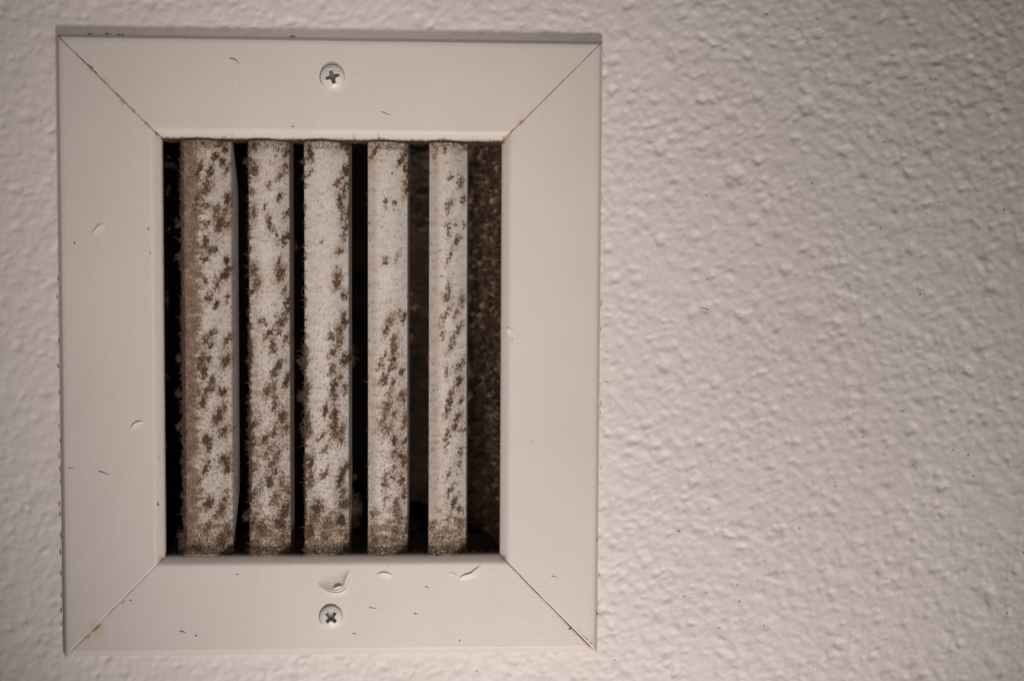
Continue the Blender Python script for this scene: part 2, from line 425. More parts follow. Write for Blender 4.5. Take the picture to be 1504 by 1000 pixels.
c_tl, c_tr, c_br, c_bl = (XL, ZT), (XR, ZT), (XR, ZB), (XL, ZB)
i_tl, i_tr, i_br, i_bl = (IL, IT), (IR, IT), (IR, IB), (IL, IB)
R_TOP = rail(c_tl, c_tr, i_tl, i_tr, 0.12, 0.06, 0.0, 101)
R_RIGHT = rail(c_tr, c_br, i_tr, i_br, 0.06, 0.42, 0.00005, 102)
R_BOTTOM = rail(c_br, c_bl, i_br, i_bl, 0.42, 0.02, 0.0, 103, bw=.95)
R_LEFT = rail(c_bl, c_tl, i_bl, i_tl, 0.02, 0.12, 0.00022, 104)
R_TOP['label'] = 'top frame rail with a screw'
R_RIGHT['label'] = 'right frame rail'
R_BOTTOM['label'] = 'bottom frame rail with peeling paint above its screw'
R_LEFT['label'] = 'left frame rail with two lifted paint flakes'

def build_backing():
    w_ = np.array([(XL + .0035, .0012, ZT - .0035), (XR - .0035, .0012, ZT - .0035), (XR - .0035, .0012, ZB + .0035), (XL + .0035, .0012, ZB + .0035), (IL - .0045, .0012, IT + .0045), (IR + .0045, .0012, IT + .0045), (IR + .0045, .0012, IB - .0045), (IL - .0045, .0012, IB - .0045)])
    Fq = np.array([[k, 4 + k, 4 + (k + 1) % 4, (k + 1) % 4] for k in range(4)])
    bk = w_.copy(); bk[:, 1] = .0018
    edge = np.array([[k, (k + 1) % 4, 8 + (k + 1) % 4, 8 + k] for k in range(4)])
    o = mesh_obj('backing_sheet', np.concatenate([w_, bk]), [np.concatenate([Fq, Fq[:, ::-1] + 8, edge])], M_GRIMY, VENT, smooth=False); o['label'] = 'grimy sheet metal showing in the mitre joints'
build_backing()

# --- lifted paint flakes and blisters on the frame
def flake(parent, lip, root, amp, y0=0.0, name='paint_flake', power=2.3):
    """lip: free edge (px polyline), root: where it is still stuck; it curls off the face by amp px"""
    n, mrows = 30, 16
    def res(pl):
        pl = np.array(pl, float); s = np.concatenate([[0], np.cumsum(np.hypot(*np.diff(pl, axis=0).T))]); s /= s[-1]
        q = np.linspace(0, 1, n); p = np.stack([np.interp(q, s, pl[:, 0]), np.interp(q, s, pl[:, 1])], -1)
        for _ in range(2): p[1:-1] = (p[:-2] + 2 * p[1:-1] + p[2:]) / 4
        return p
    a, b = res(lip), res(root); V = []
    tap = np.clip(np.sin(np.linspace(0, math.pi, n)) * 1.15, 0, 1)
    for k in range(mrows):
        f = k / (mrows - 1); p = a * (1 - f) + b * f
        hgt = amp * tap * (1 - f) ** power - 0.12 * f - 0.06 * (1 - tap)
        w_ = px2w(p[:, 0], p[:, 1], y0); w_[:, 1] -= hgt * PX; V.append(w_)
    # thickness: a rim that turns back under the free edge
    under = V[0].copy(); under[:, 1] += np.minimum(0.9, amp * tap + 0.15) * PX; V.insert(0, under)
    V = np.array(V); Fq = grid_faces(len(V), n); V = V.reshape(-1, 3)
    t = V[Fq[len(Fq) // 2]]
    if np.cross(t[1] - t[0], t[2] - t[0])[1] > 0: Fq = Fq[:, ::-1]
    return mesh_obj(name, V, Fq, M_FRAME, parent, attr=np.zeros((len(V), 3)))
# big tear above the lower screw: upper skin bulges out over a torn lip, a curled sliver sits in the tear
flake(R_BOTTOM, [(466, 857), (476, 863), (487, 867), (498, 867.5), (505, 863), (507, 853), (509, 846), (516, 838)], [(468, 850), (477, 840), (486, 835), (493, 832), (500, 831), (505, 830), (510, 830), (517, 833)], 7.0, power=3.0)
flake(R_BOTTOM, [(488, 864), (494, 861), (500, 859.5), (504, 859)], [(490, 867), (496, 868), (501, 867.5), (505, 864)], 3.5, y0=-4.2 * PX)
flake(R_BOTTOM, [(467, 859), (477, 865.5), (488, 869.5), (500, 869.5), (508, 864), (510, 853), (512, 848)], [(464, 870), (474, 879), (488, 882), (503, 880), (517, 873), (520, 860), (518, 850)], 1.0)
flake(R_BOTTOM, [(553, 844), (557, 841), (563, 839.5), (570, 841), (577, 844.5)], [(556, 850), (560, 853), (566, 855), (573, 854), (580, 849)], 2.1)
flake(R_BOTTOM, [(568, 838), (568.6, 834), (567, 829)], [(571.5, 838), (572, 834), (571, 829)], 1.0)
flake(R_BOTTOM, [(674, 851), (677, 846), (684, 843), (692, 841), (698, 835), (706, 829)], [(678, 858), (686, 857), (694, 854), (702, 850), (709, 843), (712, 833)], 2.5)
flake(R_BOTTOM, [(659, 840), (666, 841), (673, 847)], [(660, 845), (665, 848), (671, 852)], 1.0)
flake(R_LEFT, [(134.5, 344), (139, 338), (145, 331), (152, 328)], [(139, 350), (148, 347), (156, 341), (162, 331)], 2.0, y0=-0.00022)
flake(R_LEFT, [(190, 630), (195, 624), (200, 620), (206, 618.5), (213, 620.5)], [(197, 633), (202, 633), (207, 632), (211, 628), (214, 623)], 2.3, y0=-0.00022)
flake(R_RIGHT, [(745, 481), (751, 483), (755, 487), (756, 492)], [(744, 490), (748, 492), (751, 494), (754, 496)], .8, y0=-0.00005)

# --- slivers and specks on the frame face, rust in the joints, dirt beads along the edge
def frame_debris():
    rng = np.random.RandomState(9)
    def put(parent, H, D, y0):
        parts = hair_list(H, y0, rng)
        if D: parts.append(dot_list(D, y0, rng))
        V, Fc = join(parts); o = mesh_obj('debris_specks', V, Fc, M_SPECK, parent); o['kind'] = 'stuff'
    put(R_TOP, [(345, 90, 17, 25, 1.3), (567, 167, 15, 20, .95)], [(430, 186, 1.3), (556, 203, 1.5), (397, 186, .8)], 0.0)
    put(R_LEFT, [(105, 687, 9, 15, 1.0), (153, 694, 19, 20, 1.1)], [(109.5, 357, 1.4), (218, 336, 1.3), (221, 371, 1.0), (234, 674, .9), (232.5, 741, 1.3)], -0.00022)
    put(R_RIGHT, [(814, 846, 9, 18, .85)], [(782, 648, 1.0), (877, 794, 1.1), (877.5, 901, 1.6), (752, 498, 1.1), (734.5, 517, 1.0)], -0.00005)
    put(R_BOTTOM, [(269, 927.5, 11, 16, 1.25), (627, 862, 7, 15, 1.1), (548, 892, 12, 17, .9), (611, 900.5, 6, 20, 1.2), (521, 929.5, 7, 15, 1.0), (192, 881.5, 5, 10, 1.0), (349, 843, 4.5, 5, 1.0)],
        [(288, 933, 1.4), (675, 940, 1.5), (836.5, 923, 1.5)], 0.0)
    def rust(parent, L, y0):
        for x, y, l, wd, a in L:
            V, Fc = blobs([px2w(x, y, y0)], [[l / 2 * PX, 0.5 * PX, wd / 2 * PX]], [math.radians(a)], rng, .35)
            mesh_obj('rust_spot', V, Fc, M_RUST, parent)
    rust(R_TOP, [(133, 100, 11, 6, -52), (139, 107, 10, 4, -46), (214, 183, 6, 4.5, -45), (765, 180.5, 7, 3, 45), (179, 148, 4, 1.4, -48), (196, 165, 4, 1.4, -45), (769, 178, 3, 2, 45), (112, 79, 4, 1.6, -47), (160, 128, 5, 1.8, -46), (230, 198, 5, 2.0, -45), (752, 193, 5, 1.8, 46), (826, 120, 5, 1.2, 45), (868, 79, 4, 1.2, 44), (740, 206, 5, 2.5, 50)], 0.0)
    rust(R_BOTTOM, [(143, 922, 20, 2.6, 43), (131, 934, 8, 1.6, 43), (181, 884, 8, 1.6, 43), (860, 936, 14, 1.5, -43), (868, 944, 8, 1.5, -43), (838, 922, 5, 1.5, -45), (750, 830, 10, 1.5, -45)], 0.0)
    # black beads of dirt where the frame meets the wall
    C, S, A = [], [], []
    yy = 330.0
    while yy < 905:
        yy += rng.uniform(10, 42) if yy > 590 else rng.uniform(20, 90)
        fx = np.interp(yy, [50, 965], [81.0, 92.0]); p = px2w(fx + rng.uniform(-1.6, .3), yy, WALL_Y - 0.0006); C.append(p)
        S.append([rng.uniform(.4, .8) * PX, 1.2 * PX, rng.uniform(1.0, 4.5) * PX]); A.append(rng.uniform(-.08, .08))
    for x in list(rng.uniform(112, 190, 4)) + [430.0]:
        C.append(px2w(x, np.interp(x, [82, 886], [49.5, 59.2]) + rng.uniform(-.4, .4), 0.0016)); S.append([rng.uniform(1.5, 4) * PX, 1.2 * PX, rng.uniform(.4, .8) * PX]); A.append(0)
    for y in rng.uniform(80, 940, 9):
        C.append(px2w(np.interp(y, [60, 957], [886.5, 878.0]) + rng.uniform(-.3, 1.2), y, WALL_Y - 0.0004)); S.append([.5 * PX, 1.0 * PX, rng.uniform(1, 3) * PX]); A.append(0)
    V, Fc = blobs(C, S, A, rng, .4); o = mesh_obj('dirt_beads', V, Fc, M_SPECK, VENT); o['kind'] = 'stuff'
frame_debris()

# --- screws: domed heads with a real cross recess
def screw(x, y, r, turn, label):
    c = px2w(x, y, 0.0); nr, na = 46, 144; R = r * PX
    rr = np.concatenate([np.linspace(0, 1, nr)]); an = np.linspace(0, 2 * math.pi, na, endpoint=False)
    q, a = np.meshgrid(rr, an, indexing='ij')
    X, Z = q * np.cos(a), q * np.sin(a)
    dome = np.clip(1 - q ** 2, 0, 1) ** 0.5 * 0.36 + 0.10 * sstep(1.0, 0.88, q)
    ct, s = math.cos(turn), math.sin(turn); u, v = X * ct + Z * s, -X * s + Z * ct
    def arm(u, v): return np.maximum((np.abs(u) - 0.50) / 0.10, (np.abs(v) - (0.14 - 0.09 * np.abs(u))) / 0.07)
    d = np.minimum(arm(u, v), arm(v, u)); core = (q - 0.23) / 0.08; d = np.minimum(d, core)
    cut = sstep(1.0, -0.6, d)
    depth = cut * (0.40 - 0.18 * np.clip(q, 0, .55)); rim = 0.03 * np.exp(-((d - 1.2) / 0.7) ** 2)
    hgt = dome - depth + rim
    V = np.stack([c[0] + X * R, c[1] - hgt * R + 0.15 * PX, c[2] + Z * R], -1).reshape(-1, 3)
    idx = np.arange(nr * na).reshape(nr, na); nx = np.roll(idx, -1, 1)
    Fq = np.stack([idx[:-1], idx[1:], nx[1:], nx[:-1]], -1).reshape(-1, 4)
    fc = cut.reshape(-1)[Fq].mean(1) > 0.62
    o = mesh_obj('screw', V, Fq[~fc], M_SCREW, VENT); o['label'] = label
    rec = mesh_obj('cross_recess', V, Fq[fc], M_RECESS, o)
    # narrow dark ring of blobs at the gap round the upper left of the head
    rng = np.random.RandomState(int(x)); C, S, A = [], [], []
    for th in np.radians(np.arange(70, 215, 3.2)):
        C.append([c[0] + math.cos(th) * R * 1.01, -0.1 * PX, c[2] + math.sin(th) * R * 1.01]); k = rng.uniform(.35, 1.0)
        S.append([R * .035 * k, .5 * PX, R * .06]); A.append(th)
    Vb, Fb = blobs(C, S, A, rng, .3); g = mesh_obj('dark_ring', Vb, Fb, M_SPECK, o); g['kind'] = 'stuff'
    return o
screw(488.5, 113.5, 18.6, math.radians(16), 'upper cross-head screw in the frame')
screw(486.5, 904.5, 18.0, math.radians(47), 'lower cross-head screw in the frame')

# --- duct behind the opening
def quad_strip(P, mat, name, parent, nu=2, nv=2, disp=0.0, seed=0, lo=3, hi=14, smooth=True):
    """four corners P (a, b, c, d) as a bilinear grid, pushed along its normal by noise"""
    P = np.array(P, float); u = np.linspace(0, 1, nu)[None, :, None]; v = np.linspace(0, 1, nv)[:, None, None]
    G = (P[0] * (1 - u) + P[1] * u) * (1 - v) + (P[3] * (1 - u) + P[2] * u) * v
    nrm = np.cross(P[1] - P[0], P[3] - P[0]); nrm /= np.linalg.norm(nrm)
    if disp: G = G + (noise_img(nv, nu, lo, hi, seed) + .6 * noise_img(nv, nu, hi, hi * 3, seed + 1))[..., None] * disp * nrm
    return mesh_obj(name, G.reshape(-1, 3), grid_faces(nv, nu), mat, parent, smooth=smooth)

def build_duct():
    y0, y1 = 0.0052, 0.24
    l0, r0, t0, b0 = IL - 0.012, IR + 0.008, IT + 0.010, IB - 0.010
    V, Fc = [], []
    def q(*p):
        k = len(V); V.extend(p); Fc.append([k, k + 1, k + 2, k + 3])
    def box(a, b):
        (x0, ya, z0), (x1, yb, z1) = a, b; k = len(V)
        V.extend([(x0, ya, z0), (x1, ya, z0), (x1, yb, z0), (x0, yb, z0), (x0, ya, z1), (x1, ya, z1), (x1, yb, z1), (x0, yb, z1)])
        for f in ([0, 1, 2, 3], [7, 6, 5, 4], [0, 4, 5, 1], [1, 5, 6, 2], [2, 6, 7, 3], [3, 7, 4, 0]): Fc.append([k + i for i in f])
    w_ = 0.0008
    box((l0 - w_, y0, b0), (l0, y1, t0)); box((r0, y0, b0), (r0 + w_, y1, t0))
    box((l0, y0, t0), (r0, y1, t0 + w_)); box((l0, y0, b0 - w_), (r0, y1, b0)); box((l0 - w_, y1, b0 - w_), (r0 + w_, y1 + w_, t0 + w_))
    d = mesh_obj('duct', np.array(V), [np.array(Fc)], M_DUCT, VENT, smooth=False); d['label'] = 'dusty sheet-metal duct behind the slats, coloured near black for its shade'
    # furry dust on the right wall of the boot, which narrows towards the back
    xa = px2w(744, 500, 0.012)[0]; xb = px2w(682, 500, 0.16)[0]
    o = quad_strip([(xa, 0.008, b0), (xb, 0.16, b0), (xb, 0.16, t0), (xa, 0.008, t0)], M_LINING, 'dust_lining', d, 150, 420, 0.00075, 31, 8, 24)
    o['label'] = 'matted brown dust on the right side of the duct'
    rng = np.random.RandomState(44); n = 15000; f = rng.rand(n) ** 1.5; P = np.stack([xa + (xb - xa) * f, .008 + .152 * f, b0 + (t0 - b0) * rng.rand(n)], -1)
    P[:, 0] -= .0004; V, Fc = fibres(P, np.array([-.8, -.5, -.1]) + rng.normal(0, .6, (n, 3)), rng.gamma(2, 2.2, n) * PX, .45 * PX * rng.uniform(.7, 1.3, n), rng, .8, 3)
    fz = mesh_obj('dust_fuzz', V, Fc, M_LINING, d); fz['kind'] = 'stuff'
    xc = px2w(598, 500, 0.17)[0]
    o = quad_strip([(xb + .001, 0.158, b0), (xc, 0.19, b0), (xc, 0.19, t0), (xb + .001, 0.158, t0)], M_LINING, 'dust_lining', d, 120, 300, 0.0040, 37, 7, 22)
    o['label'] = 'thinner brown dust deep in the duct'
build_duct()

def channel(z, up, depth, seed, label):
    """sheet-metal lip that holds the slat ends, with a skin of dust"""
    x0, x1 = IL - 0.004, IR + 0.003; nu, nv = 260, 40
    x = np.linspace(x0, x1, nu)[None, :]; y = np.linspace(0.0036, 0.0036 + depth, nv)[:, None]
    n = noise_img(nv, nu, 2.5, 9, seed); h = 0.0004 + 0.00025 * np.clip(n, -1.2, 3)
    zs = z - (y - 0.0036) * 0.03 * (up > 0)
    V = np.stack([x + 0 * y, y + 0 * x, zs + up * h * sstep(0, .12, (y - 0.0036) / depth)], -1).reshape(-1, 3)
    back = V.copy(); back[:, 2] -= up * 0.0022
    Fq = grid_faces(nv, nu); n0 = len(V)
    e1 = np.stack([np.arange(nu - 1), np.arange(nu - 1) + 1, np.arange(nu - 1) + 1 + n0, np.arange(nu - 1) + n0], -1)
    k = np.clip(0.75 + 0.3 * n, 0, 1).ravel()
    g = np.clip(1 - 0.2 * n, 0, 1).ravel()
    at = np.stack([np.concatenate([k * .85, k]), np.concatenate([g, g]), 0 * np.concatenate([k, k])], -1)
    o = mesh_obj('slat_channel', np.concatenate([V, back]), [Fq, Fq[:, ::-1] + n0, e1], M_LOUVER, VENT, attr=at); o['label'] = label
    return o
CH_T = channel(IT + 0.0002, -1, 0.0085, 51, 'dusty upper lip holding the slat tops')
CH_B = channel(IB - .0011, 1, 0.05, 52, 'dusty lower ledge under the slats')

# --- mould pattern on the slats, drawn in the slats' own picture-sized sheet
MX0, MY0, SS = 230, 190, 2
MW, MH = 540 * SS, 650 * SS
PATCH = {
1: "308 252 5 9;333 250 4 7;303 276 8 12;334 294 6 9;316 230 5 6;326 238 6 6;330 220 5 6;302 302 10 4;318 308 8 6;332 312 6 5;322 330 7 12;333 331 6 6;316 318 5 8;304 330 5 4;302 356 5 9;308 368 6 6;316 367 4 5;332 384 4 6;300 380 8 4;331 402 7 11;318 418 5 8;302 412 4 5;306 438 7 6;317 449 4 5;333 438 3 6;312 490 6 5;302 500 6 7;333 500 5 9;310 509 3 5;331 530 8 9;306 528 5 4;296 530 6 14;300 546 5 10;310 560 5 7;305 574 6 12;326 576 6 6;298 590 5 8;320 612 8 12;328 600 5 5;328 634 7 8;304 646 9 7;306 658 5 6;330 676 9 7;334 688 6 6;306 676 3 3;302 690 4 8;330 720 4 3;330 733 5 4;306 740 8 8;325 748 8 9;316 758 4 5;332 774 6 8;336 784 5 7;324 794 10 8;290 804 14 6;304 776 6 12;292 250 5 14;288 300 4 16;300 210 8 4;322 210 9 4",
2: "374 216 6 9;368 235 4 4;374 250 7 9;420 224 5 8;406 227 2 4;419 245 5 5;409 260 4 5;417 254 4 3;395 271 4 5;372 281 4 4;411 289 3 6;373 313 5 10;420 315 4 7;395 328 4 10;389 305 2 4;420 348 5 9;414 356 7 3;402 338 3 3;406 346 2 5;408 387 5 8;373 398 8 8;378 416 8 9;411 402 8 10;370 430 5 4;418 426 5 7;421 444 4 8;422 456 4 8;414 472 7 11;403 463 4 2;409 488 3 3;386 473 7 4;396 490 4 10;400 506 4 10;402 516 4 5;420 499 4 7;408 538 5 12;402 550 5 6;421 558 5 10;393 574 6 10;402 570 5 8;404 584 5 5;367 510 5 9;368 522 6 8;403 598 5 5;414 612 7 10;420 629 6 7;402 634 4 8;400 656 4 8;408 666 3 8;400 680 5 14;404 692 4 7;396 708 6 8;413 708 4 9;422 722 4 8;404 732 6 10;420 746 6 8;416 754 8 12;410 768 14 7;384 776 14 9;378 798 8 9;416 792 9 13;371 626 5 10;370 650 5 12;371 690 5 14;371 730 5 14;371 770 6 14;390 645 4 8;392 665 3 9",
3: "456 226 5 12;506 210 12 6;509 218 5 6;456 254 3 4;507 252 6 8;496 268 4 6;506 276 4 8;499 296 4 10;505 284 4 8;510 312 4 8;502 314 3 10;507 334 5 8;504 346 4 8;499 368 5 5;473 354 2 3;495 406 6 7;494 418 6 7;505 434 5 6;505 470 5 9;498 486 7 9;486 494 6 4;498 502 6 6;490 516 5 8;508 528 8 9;488 542 5 8;499 554 4 5;490 566 5 12;506 570 4 6;451 518 4 6;448 530 6 5;452 570 4 8;450 582 5 8;490 580 6 12;478 602 3 9;490 608 7 5;491 624 6 14;492 638 7 7;502 632 5 8;501 646 6 4;479 658 4 7;473 640 3 9;452 612 4 10;453 626 5 8;454 636 6 6;506 688 6 10;500 704 5 12;503 724 4 6;476 696 4 8;456 680 5 10;456 704 5 14;504 740 10 8;466 746 12 7;462 760 12 9;480 770 14 9;500 764 10 9;456 780 8 12;508 788 6 9;478 788 10 8;462 806 6 4;506 802 6 5",
4: "549 226 3 13;588 237 5 7;596 224 5 12;597 250 4 10;598 278 5 8;596 266 4 8;566 296 3 3;580 299 3 3;566 306 2 2;582 380 2 5;566 384 4 4;573 470 7 7;585 461 5 3;593 466 5 6;567 484 5 9;577 502 4 10;578 514 5 10;577 528 5 7;564 524 3 7;558 538 4 5;574 540 4 8;582 539 3 4;590 547 4 5;577 562 3 7;564 558 6 7;573 576 4 5;591 582 6 8;568 598 8 12;578 608 5 7;594 618 4 12;564 616 5 13;569 630 8 9;579 646 6 6;594 648 4 5;586 658 2 2;578 666 5 7;593 676 6 9;588 669 6 4;579 686 3 4;567 698 4 5;578 700 4 4;589 704 5 7;565 708 4 8;593 724 4 9;566 732 4 4;581 738 4 5;582 750 6 8;548 755 5 5;586 764 6 9;580 780 7 7;566 794 7 5;596 778 5 12;548 780 5 12;550 794 7 7;578 792 6 5;594 800 6 5",
5: "654 221 3 4;640 226 3 7;676 268 4 7;662 260 4 3;681 294 4 6;660 302 5 9;668 328 4 3;681 330 3 3;658 338 3 10;669 356 4 8;677 348 2 4;660 378 3 8;659 426 4 10;656 438 7 6;678 442 5 8;653 464 4 13;670 460 4 6;674 482 5 7;666 494 4 8;650 490 3 8;663 508 4 8;676 536 5 10;656 546 3 8;674 560 6 8;662 579 5 6;659 596 4 11;656 610 4 6;671 614 5 8;668 626 4 6;681 632 4 4;676 588 4 5;657 638 4 9;655 652 3 8;676 663 3 5;674 683 3 5;666 681 2 3;659 698 3 6;661 720 4 9;666 738 4 9;656 736 2 6;676 748 4 4;659 760 5 8;674 772 4 8;636 772 4 8;638 792 7 9;656 778 3 8;678 798 6 5;660 806 8 4;650 790 3 6"}
#           left  right(face) lip end  top   bottom
SLATS = {1: (269, 339.5, 351.5), 2: (366.5, 425, 430.5), 3: (447.5, 511.5, 517), 4: (540.5, 598, 601.5), 5: (630, 685, 687.5)}

def build_marks():
    yy, xx = np.mgrid[0:MH, 0:MW]; X = MX0 + xx / SS; Y = MY0 + yy / SS
    Nn = lambda lo, hi, s, **k: noise_img(MH, MW, lo * SS, hi * SS, s, **k)
    wx, wy = Nn(6, 16, 61) * 1.4 + Nn(2, 5, 63) * .38, Nn(6, 16, 62) * 2.0 + Nn(2, 5, 64) * .45
    hf = Nn(1.0, 3.5, 65); mf = Nn(3, 9, 66); lf = Nn(12, 40, 67, ax=1.6, ay=0.7)
    streak = Nn(4, 16, 68, ax=1.5, ay=0.55, ang=0.3)
    D = np.zeros((MH, MW)); F = np.zeros((MH, MW)); HL = np.zeros((MH, MW)); G = np.zeros((MH, MW)); Bc = np.zeros((MH, MW))
    rng = np.random.RandomState(77)
    gain = {1: 1.0, 2: .92, 3: .95, 4: .85, 5: .8}
    for s, txt in PATCH.items():
        for it in txt.split(';'):
            cx, cy, rx, ry = map(float, it.split())
            R = max(rx, ry) * 2 + 8; a, b = int((cx - R - MX0) * SS), int((cx + R - MX0) * SS); c, d = int((cy - R - MY0) * SS), int((cy + R - MY0) * SS)
            a, c = max(a, 0), max(c, 0)
            x = X[c:d, a:b] + wx[c:d, a:b] - cx; y = Y[c:d, a:b] + wy[c:d, a:b] - cy
            t = 0.34 + rng.normal(0, .22); ct, st = math.cos(t), math.sin(t)
            q = np.sqrt(((x * ct + y * st) / (rx * .92)) ** 2 + ((-x * st + y * ct) / (ry * 1.3)) ** 2)
            HL[c:d, a:b] = np.maximum(HL[c:d, a:b], sstep(2.5, .6, q + .22 * mf[c:d, a:b]) * gain[s])
            F[c:d, a:b] = np.maximum(F[c:d, a:b], sstep(1.5, .3, q + .10 * mf[c:d, a:b]) * gain[s] * rng.uniform(.7, 1.05))
    streak = Nn(4, 16, 68, ax=1.5, ay=0.55, ang=0.3)
    sm = Nn(1.6, 5, 71, ax=1.25, ay=.75, ang=.35); fn = Nn(.9, 2.6, 72)
    dens = np.full((MH, MW), -.05)
    for s, (l, r, e) in SLATS.items():
        ins = (X > l - 6) & (X < e + 6)
        dn = {1: .28, 2: .25, 3: .21, 4: .22, 5: .22}[s] + {1: .12, 2: .30, 3: .22, 4: .22, 5: .14}[s] * sstep(400, 700, Y) + .12 * lf
        dens = np.where(ins, dn, dens)
    D = sstep(.06, 1.02, F + (.08 * sm + .04 * fn + .15 * mf) * sstep(0, .2, F))
    D = np.maximum(D, (.35 + .45 * sstep(0, .35, HL)) * sstep(.70, 1.35, dens * 1.5 + .34 * sm + .14 * fn + .26 * mf + .22 * streak - .12))
    Hl = HL
    # fine peppering
    spk = {1: .9, 2: 1.1, 3: .8, 4: 1.0, 5: .7}
    for s, (l, r, e) in SLATS.items():
        for k in range(int(430 * spk[s])):
            cx, cy = rng.uniform(l, r), rng.uniform(205, 814); rr = rng.uniform(.45, 1.15) * (1.5 if rng.rand() < .12 else 1)
            a, b = int((cx - 4 - MX0) * SS), int((cx + 4 - MX0) * SS); c, d = int((cy - 4 - MY0) * SS), int((cy + 4 - MY0) * SS)
            q = np.hypot((X[c:d, a:b] - cx) * rng.uniform(.8, 1.6), Y[c:d, a:b] - cy + .5 * (X[c:d, a:b] - cx)) / rr
            D[c:d, a:b] = np.maximum(D[c:d, a:b], sstep(1.3, .4, q) * rng.uniform(.35, .9))
    for s, (l, r, e) in SLATS.items():
        inside = (X > l - 6) & (X < e + 6); u = X - l
        bw = {1: 26, 2: 10, 3: 9, 4: 12, 5: 15}[s]; bs = {1: 1.0, 2: .55, 3: .45, 4: .40, 5: .42}[s]
        low = sstep(420, 640, Y)
        if s in (2, 3): bs = bs * (.65 + .6 * low) * (.55 + .45 * sstep(-.4, .6, lf))
        if s in (2,): bw = bw + 8 * low
        if s == 1: bw = bw + 3 * lf + 4 * mf
        band = sstep(bw * 1.35, bw * .75, u + 1.8 * mf) * bs * np.clip(.94 + .07 * mf + .06 * lf, 0, 1.1)
        bot = sstep(722, 806, Y + 12 * lf + 5 * mf) * np.clip(.95 + .10 * mf + .14 * lf, 0, 1.1); top = sstep(250, 205, Y + 9 * lf + 4 * mf) * .6
        film = {1: .18, 2: .14, 3: .09, 4: .07, 5: .08}[s]
        g = np.maximum.reduce([band, bot, top, film + .07 * np.clip(lf, -1, 2)])
        smear = sstep(.1, 1.6, streak + .35 * mf) * {1: .8, 2: .78, 3: .6, 4: .46, 5: .44}[s] * (0.6 + .4 * low)
        smear = smear * (.55 + .45 * sstep(0, .25, u / (r - l)))
        halo = Hl * np.clip(.78 + .30 * mf + .10 * sm, .1, 1)
        G = np.where(inside, np.maximum.reduce([g, smear, halo]), G)
        if s == 1:      # dark tufts along the left edge
            D = np.where(inside, np.maximum(D, sstep(9, 2, u + 2.5 * mf) * np.clip(.40 + .34 * mf, 0, .85)), D)
            D = np.where(inside, np.maximum(D, sstep(.7, 1.7, mf + .5 * lf) * sstep(36, 20, u) * .6), D)
        if s == 1:
            D = np.where(inside, np.maximum(D, sstep(bw * 1.2, bw * .6, u + 1.5 * mf) * np.clip(.20 + .10 * mf + .12 * lf, 0, .6)), D)
        if s in (2, 3):
            D = np.where(inside, np.maximum(D, sstep(7, 1, u + 1.5 * mf) * np.clip(.1 + .5 * lf + .3 * mf + .35 * low, 0, .8)), D)
        D = np.where(inside, np.maximum(D, sstep(752, 812, Y + 8 * mf) * np.clip(.12 + .5 * mf, 0, .75)), D)
        D = np.where(inside, np.maximum(D, sstep(216, 205, Y + 3 * mf) * np.clip(.2 + .5 * mf, 0, .8)), D)
        rs = sstep(1.1, 2.0, hf + .8 * lf) * np.exp(-((u - {1: 30, 2: 9, 3: 7, 4: 9, 5: 10}[s]) / 4.5) ** 2) * {1: .35, 2: .6, 3: .6, 4: .85, 5: .8}[s]
        Bc = np.where(inside, np.maximum(Bc, rs * (.5 + .5 * low)), Bc)
    for x, y, r, k in [(320, 209, 8, .8), (684, 216, 5, .8), (636, 225, 5, .35), (548, 232, 5, .5), (640, 500, 4, .6), (546, 520, 4, .5)]:
        Bc = np.maximum(Bc, k * np.exp(-(((X - x + wx) / r) ** 2 + ((Y - y + wy) / r) ** 2)))
    D = np.clip(D * np.clip(1.0 + .10 * hf, .4, 1.1), 0, 1)
    def blur(a, sig):
        f = np.fft.rfft2(a); ky = np.fft.fftfreq(MH)[:, None]; kx = np.fft.rfftfreq(MW)[None, :]
        return np.fft.irfft2(f * np.exp(-2 * (math.pi * sig) ** 2 * (kx ** 2 + ky ** 2)), s=(MH, MW))
    rel = blur(np.clip(D, 0, 1) * .9 + np.clip(G, 0, 1) * (.55 + .18 * mf), 2.2 * SS)
    return np.clip(np.stack([D, G, Bc], -1), 0, 1), rel
MARKS, MFN = build_marks()
def marks_at(x, y): return sample(MARKS, (x - MX0) * SS, (y - MY0) * SS)

